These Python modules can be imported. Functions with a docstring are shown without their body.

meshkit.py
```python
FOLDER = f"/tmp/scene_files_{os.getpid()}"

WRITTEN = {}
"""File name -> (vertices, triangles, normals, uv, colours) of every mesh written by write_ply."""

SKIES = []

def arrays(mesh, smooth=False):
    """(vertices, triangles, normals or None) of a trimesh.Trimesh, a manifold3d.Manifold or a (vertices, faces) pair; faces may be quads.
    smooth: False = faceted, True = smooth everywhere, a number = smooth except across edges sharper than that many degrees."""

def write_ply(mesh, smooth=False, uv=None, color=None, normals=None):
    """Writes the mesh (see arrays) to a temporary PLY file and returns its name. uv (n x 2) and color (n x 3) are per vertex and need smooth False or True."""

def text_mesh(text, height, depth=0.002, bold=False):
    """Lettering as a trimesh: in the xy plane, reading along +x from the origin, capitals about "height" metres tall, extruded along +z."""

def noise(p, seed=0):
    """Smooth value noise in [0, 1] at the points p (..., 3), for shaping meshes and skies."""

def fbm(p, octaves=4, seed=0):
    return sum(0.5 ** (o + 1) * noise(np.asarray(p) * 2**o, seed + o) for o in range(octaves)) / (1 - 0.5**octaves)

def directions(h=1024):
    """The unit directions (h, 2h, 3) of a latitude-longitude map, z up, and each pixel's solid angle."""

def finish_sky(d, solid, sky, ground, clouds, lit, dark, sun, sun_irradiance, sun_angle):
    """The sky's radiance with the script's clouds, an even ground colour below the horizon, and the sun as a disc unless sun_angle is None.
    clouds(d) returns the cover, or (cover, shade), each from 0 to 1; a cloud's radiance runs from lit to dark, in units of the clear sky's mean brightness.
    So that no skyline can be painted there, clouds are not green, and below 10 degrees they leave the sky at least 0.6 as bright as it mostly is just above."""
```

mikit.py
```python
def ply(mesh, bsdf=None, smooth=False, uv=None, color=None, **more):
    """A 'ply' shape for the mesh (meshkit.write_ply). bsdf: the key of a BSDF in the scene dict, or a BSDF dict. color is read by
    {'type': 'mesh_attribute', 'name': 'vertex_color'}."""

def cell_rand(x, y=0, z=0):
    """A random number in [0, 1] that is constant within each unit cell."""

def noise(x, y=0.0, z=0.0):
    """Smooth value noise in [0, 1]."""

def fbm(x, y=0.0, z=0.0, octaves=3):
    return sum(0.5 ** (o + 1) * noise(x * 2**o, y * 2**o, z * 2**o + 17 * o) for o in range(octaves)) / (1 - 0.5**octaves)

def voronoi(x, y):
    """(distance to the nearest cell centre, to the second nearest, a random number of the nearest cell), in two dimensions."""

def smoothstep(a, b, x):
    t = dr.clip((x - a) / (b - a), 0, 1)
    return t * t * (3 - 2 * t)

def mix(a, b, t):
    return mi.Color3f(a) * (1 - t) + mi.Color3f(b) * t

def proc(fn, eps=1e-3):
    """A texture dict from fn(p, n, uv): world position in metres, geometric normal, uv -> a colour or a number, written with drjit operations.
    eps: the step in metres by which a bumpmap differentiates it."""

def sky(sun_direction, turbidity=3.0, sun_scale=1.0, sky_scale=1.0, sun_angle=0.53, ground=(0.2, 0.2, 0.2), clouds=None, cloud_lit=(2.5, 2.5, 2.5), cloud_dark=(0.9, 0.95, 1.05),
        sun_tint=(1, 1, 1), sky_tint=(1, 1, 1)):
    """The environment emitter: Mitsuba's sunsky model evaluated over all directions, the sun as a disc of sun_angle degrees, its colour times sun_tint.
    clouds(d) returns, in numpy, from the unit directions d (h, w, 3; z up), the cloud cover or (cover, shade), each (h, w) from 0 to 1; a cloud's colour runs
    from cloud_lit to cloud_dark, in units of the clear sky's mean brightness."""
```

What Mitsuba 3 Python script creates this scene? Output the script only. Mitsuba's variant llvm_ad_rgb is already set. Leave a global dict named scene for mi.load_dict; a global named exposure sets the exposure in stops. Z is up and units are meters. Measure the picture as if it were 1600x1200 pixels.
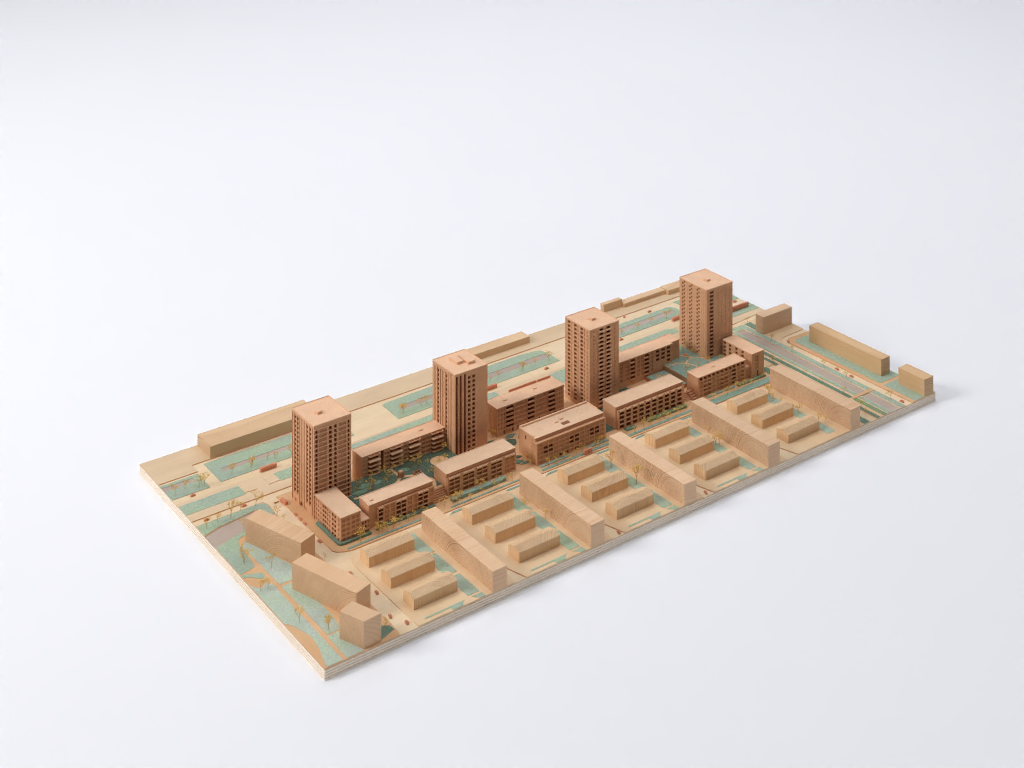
import math, random
import numpy as np, trimesh, mitsuba as mi, drjit as dr
import mikit
from mikit import proc, noise, fbm, smoothstep, mix, cell_rand
from shapely.geometry import Polygon, box as sbox, Point, LineString
from shapely.ops import unary_union

T = mi.ScalarTransform4f
scene, labels = {}, {}
rng = random.Random(7)

# ------------------------------------------------------------------ camera (a level view camera with the lens shifted down)
CAM = np.array([-0.92210, -1.65290, 1.28100]); YAW = 0.63340
FWD = np.array([math.sin(YAW), math.cos(YAW), 0.0]); RIGHT = np.array([math.cos(YAW), -math.sin(YAW), 0.0])
scene['camera'] = {
    'type': 'perspective', 'fov': 37.76, 'fov_axis': 'x', 'near_clip': 0.05, 'far_clip': 60.0,
    'principal_point_offset_x': 0.0, 'principal_point_offset_y': 0.9425,
    'to_world': T().look_at(origin=CAM.tolist(), target=(CAM + FWD).tolist(), up=[0, 0, 1])}
exposure = 0.0

# ------------------------------------------------------------------ studio lamp and added overhead fill
def lamp(key, centre, target, sx, sy, rgb, label):
    tw = T().look_at(origin=list(centre), target=list(target), up=[0, 0.1, 1]) @ T().scale([sx / 2, sy / 2, 1])
    scene[key] = {'type': 'rectangle', 'to_world': tw,
                  'bsdf': {'type': 'diffuse', 'reflectance': {'type': 'rgb', 'value': [.6, .6, .6]}},
                  'emitter': {'type': 'area', 'radiance': {'type': 'rgb', 'value': list(rgb)}}}
    labels[key] = {'label': label, 'category': 'studio lamp', 'kind': 'structure'}

KEY, TOP = 14.4, 1.02
lamp('softbox', (-3.8, 1.45, 2.95), (0.6, 0.3, 0.0), 1.82, 1.82, (KEY, KEY * .985, KEY * .965), 'large square softbox lamp standing left of the board')
lamp('overhead_fill', (1.4, 0.95, 3.7), (1.4, 0.951, 0.0), 6.6, 6.6, (TOP * .975, TOP * .99, TOP * 1.03), 'wide white unseen fill panel added above the board')  # unseen overhead fill, added for even ambient light

# ------------------------------------------------------------------ materials
def lin(*c):
    return [((v / 255) / 12.92 if v <= 10 else ((v / 255 + .055) / 1.055) ** 2.4) for v in c]

def mat(key, fn, rough=0.7, spec=0.25, bump=None, bscale=0.0004, eps=0.0004):
    b = {'type': 'principled', 'base_color': proc(fn), 'roughness': rough, 'specular': spec}
    if bump is not None:
        b = {'type': 'bumpmap', 'arbitrary': proc(bump, eps=eps), 'scale': bscale, 'bsdf': b}
    scene[key] = {'type': 'twosided', 'bsdf': b}

def solid_wood(axis, light, dark, end, spacing, angle=0.0, amp=1.0):
    """A board sawn from a log: growth rings round an axis; uv holds the place of the pith across the axis, in metres."""
    ca, sa = math.cos(angle), math.sin(angle)
    L, D, E = lin(*light), lin(*dark), lin(*end)

    def fn(p, n, uv):
        x, y, z = p.x * 1000, p.y * 1000, p.z * 1000
        if axis == 'x':
            a, b, c = x * ca + y * sa, -x * sa + y * ca, z
            e = dr.abs(n.x * ca + n.y * sa)
        elif axis == 'y':
            a, b, c = y, x, z
            e = dr.abs(n.y)
        else:
            a, b, c = z, x, y
            e = dr.abs(n.z)
        b2, c2 = b - uv.x * 1000, c - uv.y * 1000
        wob = 5.0 * (noise(a * .012, b * .012 + 7, c * .012) - .5) + .5 * (noise(a * .03 + 3, b * .07, c * .07) - .5)
        r = dr.sqrt(b2 * b2 + c2 * c2) + wob
        r = r + 2.5 * noise(r * .11)
        f = r / spacing
        f = f - dr.floor(f)
        ring = smoothstep(0.15, 0.8, f) * (1 - smoothstep(.86, .99, f))
        ring = ring * (.35 + .65 * cell_rand(dr.floor(r / spacing), 3, 1)) * (.55 + .6 * noise(b * .05 + 3, c * .05, a * .01))
        fibre = noise(a * .10, b * 1.6, c * 1.6) * .6 + noise(a * .3 + 9, b * 3.1, c * 3.1) * .4
        pore = noise(b * .8 + 50, c * .8, a * .08)
        endg = smoothstep(.6, .95, e)
        k = (ring * .44 + (fibre - .5) * .55) * amp
        big = fbm(a * .012, b * .03, c * .03, 2) - .5
        side = mix(mi.Color3f(L), mi.Color3f(D), dr.clip(k + .15 + big * .5, 0, 1))
        ke = dr.clip(ring * .60 + (pore - .5) * .38 + .24 + big * .5, 0, 1)
        endc = mix(mi.Color3f(L) * .97, mi.Color3f(E), ke)
        tint = .92 + .12 * cell_rand(dr.floor(uv.x * 21234.5), dr.floor(uv.y * 31123.7), 5)
        warm = cell_rand(dr.floor(uv.x * 11234.5), dr.floor(uv.y * 41123.7), 9)
        return (side * (1 - endg) + endc * endg) * tint * mix(mi.Color3f(1.0, .975, .94), mi.Color3f(1.0, 1.0, 1.0), warm)
    return fn

mat('oak_x', solid_wood('x', (231, 197, 162), (205, 158, 118), (180, 134, 99), 2.5), .55, .3)
mat('oak_x_turned', solid_wood('x', (229, 192, 153), (200, 153, 111), (178, 132, 97), 2.3, math.radians(18)), .55, .3)
mat('oak_y', solid_wood('y', (224, 189, 146), (200, 157, 113), (150, 112, 78), 3.4), .55, .3)
mat('oak_z', solid_wood('z', (234, 202, 160), (200, 154, 110), (178, 138, 105), 2.2), .55, .3)
mat('maple_x', solid_wood('x', (228, 196, 158), (205, 166, 127), (190, 154, 116), 4.6), .55, .3)

def veneer(col, dark, sc=1.0, seed=0.0, along='x'):
    C, Dk = lin(*col), lin(*dark)

    def fn(p, n, uv):
        x, y, z = p.x * 1000, p.y * 1000, p.z * 1000
        a, b = (x, y) if along == 'x' else (y, x)
        w = fbm(a * .006 + seed, b * .02, 2.5, 3)
        streak = noise(a * .02 + 5 + seed, b * .5 + 6 * w, z * .1) * .6 + noise(a * .05, b * 1.3 + seed, z * .1) * .4
        fleck = smoothstep(.78, .95, noise(a * .22 + seed, b * 1.2, 7.0))
        t = dr.clip((w - .45) * 1.5 + (streak - .5) * .55 * sc + fleck * .18 + .35, 0, 1)
        return mix(mi.Color3f(C), mi.Color3f(Dk), t)
    return fn

mat('maple_road', veneer((234, 212, 178), (215, 186, 146), 1.0), .5, .3)
mat('birch_plot', veneer((227, 199, 161), (207, 173, 134), 1.0, 11.0, 'y'), .5, .3)
mat('birch_back', veneer((220, 194, 160), (204, 174, 138), 1.0, 31.0), .5, .3)
mat('path_veneer', veneer((222, 182, 138), (202, 155, 110), .8, 23.0, 'y'), .5, .3)
mat('water_veneer', veneer((184, 166, 152), (164, 146, 132), 1.2, 41.0), .45, .35)
mat('burnt_edge', lambda p, n, uv: mi.Color3f(lin(208, 156, 118)) * (.85 + .3 * noise(p.x * 300, p.y * 300, p.z * 300)), .7, .2)

def ply_fn(col, dark, sd):
    C, Dk = lin(*col), lin(*dark)

    def fn(p, n, uv):
        x, y, z = p.x * 1000, p.y * 1000, p.z * 1000
        a = x + y
        t = noise(a * .02 + sd, 3.1, sd) * .6 + noise(a * .15, 1.7, sd + 4) * .25
        gap = smoothstep(.86, .93, noise(a * .04 + 13 * sd, dr.floor((z - 1.2) / 3.5) * 7.3 + sd, 3.0 + sd)) * (sd - 1.0)
        return mix(mi.Color3f(C), mi.Color3f(Dk), dr.clip(t, 0, 1)) * (1 - gap * .55)
    return fn

mat('ply_light', ply_fn((249, 239, 224), (240, 226, 206), 1.0), .65, .2)
mat('ply_dark', ply_fn((206, 174, 142), (180, 147, 116), 2.0), .7, .2)

def mdf(col, spread=.10, seed=0.0):
    C = lin(*col)

    def fn(p, n, uv):
        x, y, z = p.x * 1000, p.y * 1000, p.z * 1000
        s = noise(x * 1.9 + seed, y * 1.9, z * 1.9) * .6 + noise(x * 4.1, y * 4.1 + seed, z * 4.1) * .4
        w = fbm(x * .05 + seed, y * .05, z * .05, 2)
        f = 1 + (s - .5) * spread * 2.4 + (w - .5) * .16
        speck = smoothstep(.93, .98, noise(x * .9 + 31 + seed, y * .9, z * .9))
        return mix(mi.Color3f(C) * f, mi.Color3f(lin(226, 186, 150)), speck * .5)
    return fn

mat('mdf', mdf((211, 163, 125)), .75, .2)
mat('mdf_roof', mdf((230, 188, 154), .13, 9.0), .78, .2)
mat('mdf_engraved_shaded', mdf((196, 148, 112), .10, 14.0), .75, .2)  # engraved brown, with relief shade put into the colour of recessed layers
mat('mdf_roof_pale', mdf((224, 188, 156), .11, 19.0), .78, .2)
mat('mdf_toplit', mdf((224, 186, 150), .10, 4.0), .75, .2)  # light from above put into the colour of ledges and balcony lips
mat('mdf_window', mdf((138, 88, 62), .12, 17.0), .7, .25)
mat('mdf_dark', mdf((190, 140, 106), .12, 21.0), .78, .2)

def felt(base, lightc, darkc, seed):
    B, Lc, Dc = lin(*base), lin(*lightc), lin(*darkc)

    def fn(p, n, uv):
        x, y, z = p.x * 1000 + seed, p.y * 1000, p.z * 1000
        s = noise(x * .62, y * .62, z * .3) * .5 + noise(x * 1.1, y * 1.1, z + 4) * .5
        w = fbm(x * .022, y * .022, seed, 2)
        c = mix(mi.Color3f(B), mi.Color3f(Lc), smoothstep(.55, .80, s) * .5)
        c = mix(c, mi.Color3f(Dc), smoothstep(.50, .24, s) * .45)
        return mix(c, c * mi.Color3f(.97, 1.0, .90), smoothstep(.45, .7, w)) * (.92 + .16 * w)
    return fn

def felt_bump(p, n, uv):
    return noise(p.x * 1400, p.y * 1400, p.z * 1400)

mat('felt', felt((164, 179, 160), (194, 205, 190), (134, 150, 132), 0.0), .95, .05, felt_bump, .0003)
mat('felt_blue', felt((182, 194, 180), (210, 218, 208), (152, 166, 152), 30.0), .95, .05, felt_bump, .0003)
mat('felt_teal', felt((138, 162, 147), (168, 188, 176), (112, 134, 121), 45.0), .95, .05, felt_bump, .0003)
mat('felt_hedge', felt((116, 138, 120), (146, 166, 150), (90, 110, 96), 75.0), .95, .05, felt_bump, .0004)
mat('felt_dark', felt((94, 108, 92), (136, 150, 132), (64, 76, 64), 60.0), .95, .05, felt_bump, .0004)
mat('felt_moss', felt((134, 150, 116), (160, 174, 142), (108, 124, 92), 90.0), .95, .05, felt_bump, .0004)

def car_fn(p, n, uv):
    c = cell_rand(dr.floor(uv.x * 97), dr.floor(uv.y * 89), 1)
    s = noise(p.x * 1500, p.y * 1500, p.z * 1500)
    return mix(mi.Color3f(lin(212, 142, 112)), mi.Color3f(lin(194, 124, 96)), c) * (.85 + .3 * s)
mat('terracotta', car_fn, .6, .3)
mat('golden_stem', lambda p, n, uv: mix(mi.Color3f(lin(172, 134, 70)), mi.Color3f(lin(204, 166, 98)), noise(p.x * 900, p.y * 900, p.z * 900)), .7, .2)
mat('golden_bud', lambda p, n, uv: mix(mi.Color3f(lin(206, 164, 74)), mi.Color3f(lin(238, 202, 110)), noise(p.x * 700, p.y * 700, p.z * 700)), .7, .2)
mat('paper', lambda p, n, uv: mi.Color3f(.862, .868, .897) * (.992 + .016 * fbm(p.x * 2, p.y * 2, p.z * 2, 2)), .9, .1)

# ------------------------------------------------------------------ helpers; all measures below are millimetres on the model
MM = 0.001

def numbered(name):
    if name not in scene and name not in labels:
        return name
    k = 1
    while f'{name}_{k:03d}' in scene or f'{name}_{k:03d}' in labels:
        k += 1
    return f'{name}_{k:03d}'

_next = {}
def fresh(name):
    k = _next.get(name, 0); _next[name] = k + 1
    return name if k == 0 else f'{name}_{k:03d}'

def obj(name, mesh, material, parent=None, uv=None, smooth=False):
    key = fresh((parent + '__' if parent else '') + name)
    v = np.asarray(mesh.vertices) * MM
    f = np.asarray(mesh.faces)
    kw = {}
    if uv is not None:
        kw['uv'] = np.tile(np.asarray(uv, float), (len(v), 1))
    scene[key] = mikit.ply(trimesh.Trimesh(v, f, process=False), material, smooth=smooth, **kw)
    return key

def tag(key, label, cat=None, group=None, kind=None):
    d = labels.setdefault(key, {})
    d['label'] = label
    if cat: d['category'] = cat
    if group: d['group'] = group
    if kind: d['kind'] = kind
    return key

def thing(name, label, cat, group=None):
    return tag(fresh(name), label, cat, group)

def bx(x0, x1, y0, y1, z0, z1):
    m = trimesh.creation.box((x1 - x0, y1 - y0, z1 - z0))
    m.apply_translation(((x0 + x1) / 2, (y0 + y1) / 2, (z0 + z1) / 2))
    return m

UNIT = trimesh.creation.box((1, 1, 1))
_unit = {}
def piece(name, parent, material, x0, x1, y0, y1, z0, z1):
    """One small box as a part: the same ply for each material, another to_world."""
    if material not in _unit:
        _unit[material] = mikit.ply(UNIT, material)
    key = fresh(parent + '__' + name)
    scene[key] = {**_unit[material], 'to_world': T().translate([(x0 + x1) / 2 * MM, (y0 + y1) / 2 * MM, (z0 + z1) / 2 * MM]).scale([(x1 - x0) * MM, (y1 - y0) * MM, (z1 - z0) * MM])}
    return key

def cbox(pts, z0, z1, c=.15):
    """A block over a convex outline with its edges eased by c."""
    p = Polygon(pts); q = list(p.buffer(-c, join_style=2).exterior.coords)[:-1]; o = list(p.exterior.coords)[:-1]
    V = [(x, y, z0) for x, y in o] + [(x, y, z1 - c) for x, y in o] + [(x, y, z1) for x, y in q]
    return trimesh.convex.convex_hull(np.array(V))

def ext(poly, z0, z1):
    polys = list(poly.geoms) if hasattr(poly, 'geoms') else [poly]
    out = []
    for g in polys:
        if g.area < .05: continue
        m = trimesh.creation.extrude_polygon(g.buffer(0), z1 - z0, engine='earcut')
        m.apply_translation((0, 0, z0)); out.append(m)
    return trimesh.util.concatenate(out)

def rnd(poly, r):
    return poly.buffer(-r).buffer(r, quad_segs=6) if r else poly

def R4(x0, x1, y0, y1):
    return sbox(x0, y0, x1, y1)

def cat_(ms):
    return trimesh.util.concatenate(ms)

# ------------------------------------------------------------------ the paper sweep
ang = math.atan2(FWD[1], FWD[0])
prof = [(-4.0, 0.0), (0, 0), (2, 0), (4, 0), (6.6, 0)] + [(6.6 + 1.6 * math.sin(t), 1.6 - 1.6 * math.cos(t)) for t in np.linspace(.08, math.pi / 2, 14)] + [(8.2, 4.6)]
V, F = [], []
for i, (d, h) in enumerate(prof):
    for s in (-6.0, 6.0):
        q = CAM + FWD * d + RIGHT * s
        V.append((q[0] * 1000, q[1] * 1000, h * 1000))
for i in range(len(prof) - 1):
    a = 2 * i
    F += [(a, a + 1, a + 3), (a, a + 3, a + 2)]
k = obj('paper_backdrop', trimesh.Trimesh(V, F, process=False), 'paper', smooth=True)
tag(k, 'seamless white paper sweep under and behind the model', 'backdrop', kind='structure')

# ------------------------------------------------------------------ base boards
W, D = 1200.0, 593.0
ZR = 14.4           # road level, top of the plywood
ZP = 15.6           # plots
ZF = 16.1           # felt on plots
SEAM = 675.0
for (xa, xb, lab) in ((0, SEAM - .25, 'left half of the layered plywood base board of the model'), (SEAM + .25, W, 'right half of the layered plywood base board of the model')):
    t = thing('base_board', lab, 'base board', 'plywood base boards')
    z = 0.0
    hs = [2.55, .95] * 4
    for i, h in enumerate(hs):
        d = 0.0 if i % 2 == 0 else .12
        m = bx(xa + (d if xa == 0 else 0), xb - (d if xb == W else 0), d, D - d, z, z + h)
        obj('ply', m, 'ply_dark' if i % 2 else 'ply_light', t); z += h
    obj('ply', bx(xa, xb, 0, D, z, ZR), 'maple_road', t)

def struct(name, poly, z0, z1, material, label, cat=None):
    k = obj(name, ext(poly, z0, z1), material)
    return tag(k, label, cat, kind='structure')

# ---- water first, so that plots can leave it free
P = Polygon
left_water = P([(-.0, 352), (24, 360), (68, 366), (86, 368.5), (80, 338), (54, 332), (0, 317)])
canal_n = R4(1087, 1107, 74, 368)
canal_s = R4(1087, 1107, 0, 67)
WATER = [left_water, canal_n, canal_s]

# ---- plots (raised veneer sheets)
back_plot = P([(0, 520), (65, 520), (65, 542.5), (434, 542.5), (816, 546), (943, 551), (1118, 552), (1150, 560), (1150, 593), (0, 593)])
struct('back_plot', back_plot, ZR, ZP, 'birch_back', 'raised birch strip along the far edge of the board', 'plot')
tram_plot = P([(0, 398), (1118, 398), (1200, 405), (1200, 419), (1200, 453), (1154, 448), (1100, 453), (0, 453)])
struct('tram_plot', tram_plot, ZR, ZP, 'birch_back', 'raised birch strip with lawns behind the towers', 'plot')
west_plot = P([(0, 0), (112, 0), (114, 28), (112, 150), (108, 330), (112, 372), (108, 383), (0, 383)]).difference(unary_union(WATER))
struct('west_plot', west_plot, ZR, ZP, 'path_veneer', 'tan veneer ground under the three turned blocks at left', 'plot')
block = P([(131, 221), (131, 214), (135, 207), (146, 201), (156, 198), (290, 197.5), (600, 197.5), (1012, 193.5), (1012, 384), (131, 384)])
struct('pavement', block, ZR, ZP, 'path_veneer', 'tan pavement of the building block in the middle', 'pavement')
HX = [152.5, 327.5, 506.0, 685.0, 868.5]
SX = [(259.5, 283.5), (432.0, 457.0), (612.5, 637.0), (791.0, 816.5), (982.5, 1006.0)]
row_names = ['first', 'second', 'third', 'fourth', 'fifth']
for i in range(5):
    x0 = HX[i] - 12
    x1 = SX[i][1] + (19 if i < 4 else 14)
    if i == 0:
        pl = P([(140, 2), (139, 128), (138.5, 155), (141, 176), (146, 184), (153, 188), (x1, 188), (x1, 45), (x1 - 4, 0.6), (140, .6)])
    else:
        pl = P([(x0 + 2, 0.6), (x0 - 6, 27), (x0 - 9, 40), (x0 - 9, 176), (x0 - 1, 188), (x1, 192 if i == 4 else 188), (x1, 45), (x1 - 4 if i < 4 else x1, .6)])
    struct('house_plot', pl, ZR, ZP, 'birch_plot', f'raised birch plot under the {row_names[i]} group of small houses from the left', 'plot')
east_plot = P([(1016, 0), (1122, 0), (1122, 268), (1124, 286), (1132, 297), (1146, 303), (1160, 303), (1200, 305), (1200, 390), (1016, 390)]).difference(unary_union(WATER + [R4(1031, 1049, -1, 238)]))
struct('canal_plot', east_plot, ZR, ZP, 'birch_plot', 'raised birch plot along the canal at right', 'plot')
east_kerb = P([(1139, 0), (1200, 0), (1200, 293), (1167, 293), (1150, 294), (1140, 289), (1135, 279), (1136, 250)])
struct('east_plot', east_kerb, ZR, ZP, 'path_veneer', 'tan raised plot under the two blocks on the right edge', 'plot')
for (n, poly, lab) in (('canal', canal_n, 'long grey canal strip between the lawns at right'), ('canal', canal_s, 'short grey canal strip in front of the foot bridge'),
                       ('pond', left_water, 'grey water strip beside the left turned block')):
    struct(n, poly, ZR - .0 + .05, ZR + .35, 'water_veneer', lab, 'water')
struct('foot_bridge', R4(1066, 1121, 67.3, 73.7), ZP + .02, ZP + .75, 'path_veneer', 'narrow tan foot bridge across the canal', 'bridge')

# ---- burnt laser-cut edges: thin dark lines along the cut sides that show in the photograph
def edge_line(pts, z0, z1, w=.22):
    return ext(LineString(pts).buffer(w, cap_style=2, join_style=2), z0, z1)
for pts, lab in (([(0, 519.5), (65.5, 519.5), (65.5, 520.5)], 'dark burnt cut edge of the back strip near the left corner'),
            ([(65, 542), (434, 542), (816, 545.5), (943, 550.5), (1118, 551.5)], 'long dark burnt cut edge along the back strip'),
            ([(0, 397.6), (1118, 397.6)], 'long dark burnt cut edge in front of the tram strip'),
            ([(131, 214), (135, 206.6), (146, 200.6), (156, 197.6), (290, 197.1), (600, 197.1), (1012, 193.1)], 'dark burnt kerb edge along the street side of the pavement')):
    k = obj('burnt_kerb', edge_line(pts, ZR, ZP + .04), 'burnt_edge'); tag(k, lab, 'kerb', kind='structure')
k = obj('burnt_kerb', edge_line([(1200, 292.6), (1167, 292.8), (1150, 294.2), (1139.6, 289), (1134.6, 279), (1135.6, 250), (1138.7, 0)], ZR, ZP + .04), 'burnt_edge'); tag(k, 'dark burnt kerb edge of the right plot with the rounded corner', 'kerb', kind='structure')
k = obj('burnt_kerb', edge_line([(1200, 305.3), (1160, 303.4), (1146, 303.4), (1132, 297.4), (1123.7, 286), (1122.3, 268)], ZR, ZP + .04), 'burnt_edge'); tag(k, 'dark burnt kerb edge under the far right block', 'kerb', kind='structure')
for i in range(1, 5):
    x0 = HX[i] - 12
    k = obj('burnt_kerb', edge_line([(x0 + 1.7, 0.6), (x0 - 6.3, 27), (x0 - 9.3, 40)], ZR, ZP + .04), 'burnt_edge')
    tag(k, f'dark burnt cut edge in front of the {row_names[i]} house plot', 'kerb', kind='structure')

# ---- lawns of felt
def lawn(poly, lab, m='felt', z0=ZP, h=.5, hole=None, water=None, wlab=None):
    p = poly if hole is None else poly.difference(hole)
    if water is not None: p = p.difference(water)
    struct('lawn', p, z0, z0 + h, m, lab, 'lawn')
    if water is not None:
        struct('water_strip', water, z0 + .02, z0 + .22, 'water_veneer', wlab, 'water')

def Pq(*pts): return P(pts)
def rl(poly, r): return rnd(poly, r)
lawn(R4(0.2, 62.5, 468.5, 514.5), 'green felt lawn at the far left corner', z0=ZR, h=.8, water=R4(.2, 51, 495.5, 507.5), wlab='grey water strip in the lawn at far left corner')
lawn(R4(82, 318, 472, 535), 'green felt lawn beside and behind the first tower', z0=ZR, h=.8, water=R4(98, 300, 496, 507), wlab='grey water strip in the lawn behind the first tower')
lawn(Pq((404, 473), (750, 478), (749, 509), (746, 527), (736, 533), (700, 537), (560, 536), (413, 531), (406, 528)), 'green felt lawn behind the second tower', z0=ZR, h=.8,
     water=Pq((423, 495), (744, 499), (746, 508), (735, 515), (423, 508)), wlab='grey water strip in the lawn behind the second tower')
lawn(rl(Pq((800, 481), (1026, 485), (1062, 492), (1068, 515), (1060, 528), (800, 525)), 5), 'green felt lawn between third and fourth tower', z0=ZR, h=.8,
     water=rl(Pq((820, 496), (1043, 501), (1057, 503), (1056, 511), (1045, 514), (820, 509)), 2), wlab='grey water strip in the lawn between third and fourth tower')
lawn(Pq((1081, 539), (1199, 541), (1199.5, 477), (1180, 474), (1084, 519)), 'green felt lawn behind the last tower', z0=ZR, h=.8)
lawn(R4(.2, 97.5, 417, 444.5), 'long green felt lawn on the strip at left edge', hole=None)
lawn(R4(157, 262, 419, 444), 'green felt lawn on the strip behind the first tower')
lawn(Pq((280, 434), (560, 435), (586, 438), (587, 451), (573, 453), (420, 449), (300, 446)), 'green felt lawn strip behind the first terrace')
lawn(Pq((700, 408), (745, 408), (739, 447), (701, 445)), 'green felt lawn left of the third tower')
lawn(rl(Pq((780, 440), (1002, 434), (1004, 448), (987, 456), (868, 454), (780, 452)), 2), 'green felt lawn behind the third terrace')
lawn(Pq((1060, 418.5), (1199.5, 419.5), (1199.5, 452), (1154, 447.5), (1060, 450)), 'green felt lawn with tram behind the last tower')
for poly, lab in ((Pq((98, 421), (117, 419.5), (116, 439), (110, 444), (101, 446)), 'rounded veneer plate at the left lawn end'), (Pq((137, 420), (157, 421), (156, 442), (137, 443)), 'square veneer plate left of the first tower')):
    struct('veneer_plate', poly, ZP, ZP + .9, 'birch_back', lab, 'plate')
lawn(Pq((0.2, 381.5), (100, 382), (108, 378), (110, 370), (108.5, 345), (104, 345), (96, 366), (86, 369.5), (68, 367), (24, 361.5), (.2, 353.5)), 'green felt lawn between street and water at left')
lawn(Pq((.2, 316), (54, 331), (62, 333), (60, 322), (48, 320), (39, 318), (33, 312), (32, 308), (26, 244), (16, 241), (.2, 239)), 'green felt lawn in front of the water at left')
lawn(Pq((36, 306), (44, 300), (69, 218), (60, 186), (34.5, 187.5), (32.5, 294)), 'pale wedge shaped lawn before the first turned block', 'felt_blue')
lawn(Pq((.2, 229), (9, 226), (17, 216), (26, 211.5), (28, 225), (14, 231), (.2, 237)), 'curved lawn stripe at the left edge')
lawn(Pq((.2, 212), (4, 200), (9, 196), (15, 196), (20, 201), (27, 196), (27, 1.0), (4, 1.0), (7, 16), (12.5, 35), (15.5, 52), (16, 64), (15, 72), (12.5, 81), (8, 97), (4, 104), (.2, 108)), 'long lawn with curved bay at the left edge', 'felt_blue')
lawn(Pq((34, 181), (58, 181), (60, 86), (55, 56), (35, 56)), 'pale lawn before the second turned block', 'felt_blue')
lawn(Pq((33.5, 53), (52, 53), (58, 1), (33, 1)), 'small lawn at the front left corner block', 'felt_blue')
lawn(Pq((88, 6), (111, 14), (110, 24), (101, 29), (88, 28)), 'small dark lawn right of the corner block', 'felt_hedge')
grp_phr = ['first', 'second', 'third', 'fourth', 'fifth']
for i in range(5):
    o = HX[i] - 152.5
    a, b = (228, 247) if i < 3 else (227.5, 245)
    for (y0, y1, nm) in ((125, 182, 'rear'), (68, 121, 'middle'), (14, 62.5, 'front')):
        if i == 4: y0, y1 = y0 + 1, y1
        lawn(R4(a + o, b + o, y0, y1), f'{nm} lawn at house ends on the {row_names[i]} plot', 'felt')
    if i < 4:
        q = unary_union([R4(155 + o, 196 + o, 7, 9.6), R4(195 + o, 248 + o, .8, 9.6)]).difference(Point(225 + o, -3.5).buffer(14))
        lawn(q, f'L shaped lawn with round bay before the {row_names[i]} plot', 'felt')
for (y0, y1, a, b, nm) in ((201.5, 205, 151, 290, 'first'), (201.5, 204.3, 328, 468, 'second'), (200.8, 205.6, 499, 640, 'third'), (200.2, 205.5, 676, 822, 'fourth'), (194.5, 209, 858, 1009, 'fifth')):
    lawn(R4(a, b, y0, y1), f'{nm} blue green planting strip on the kerb from the left', 'felt_teal', h=.8)
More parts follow.
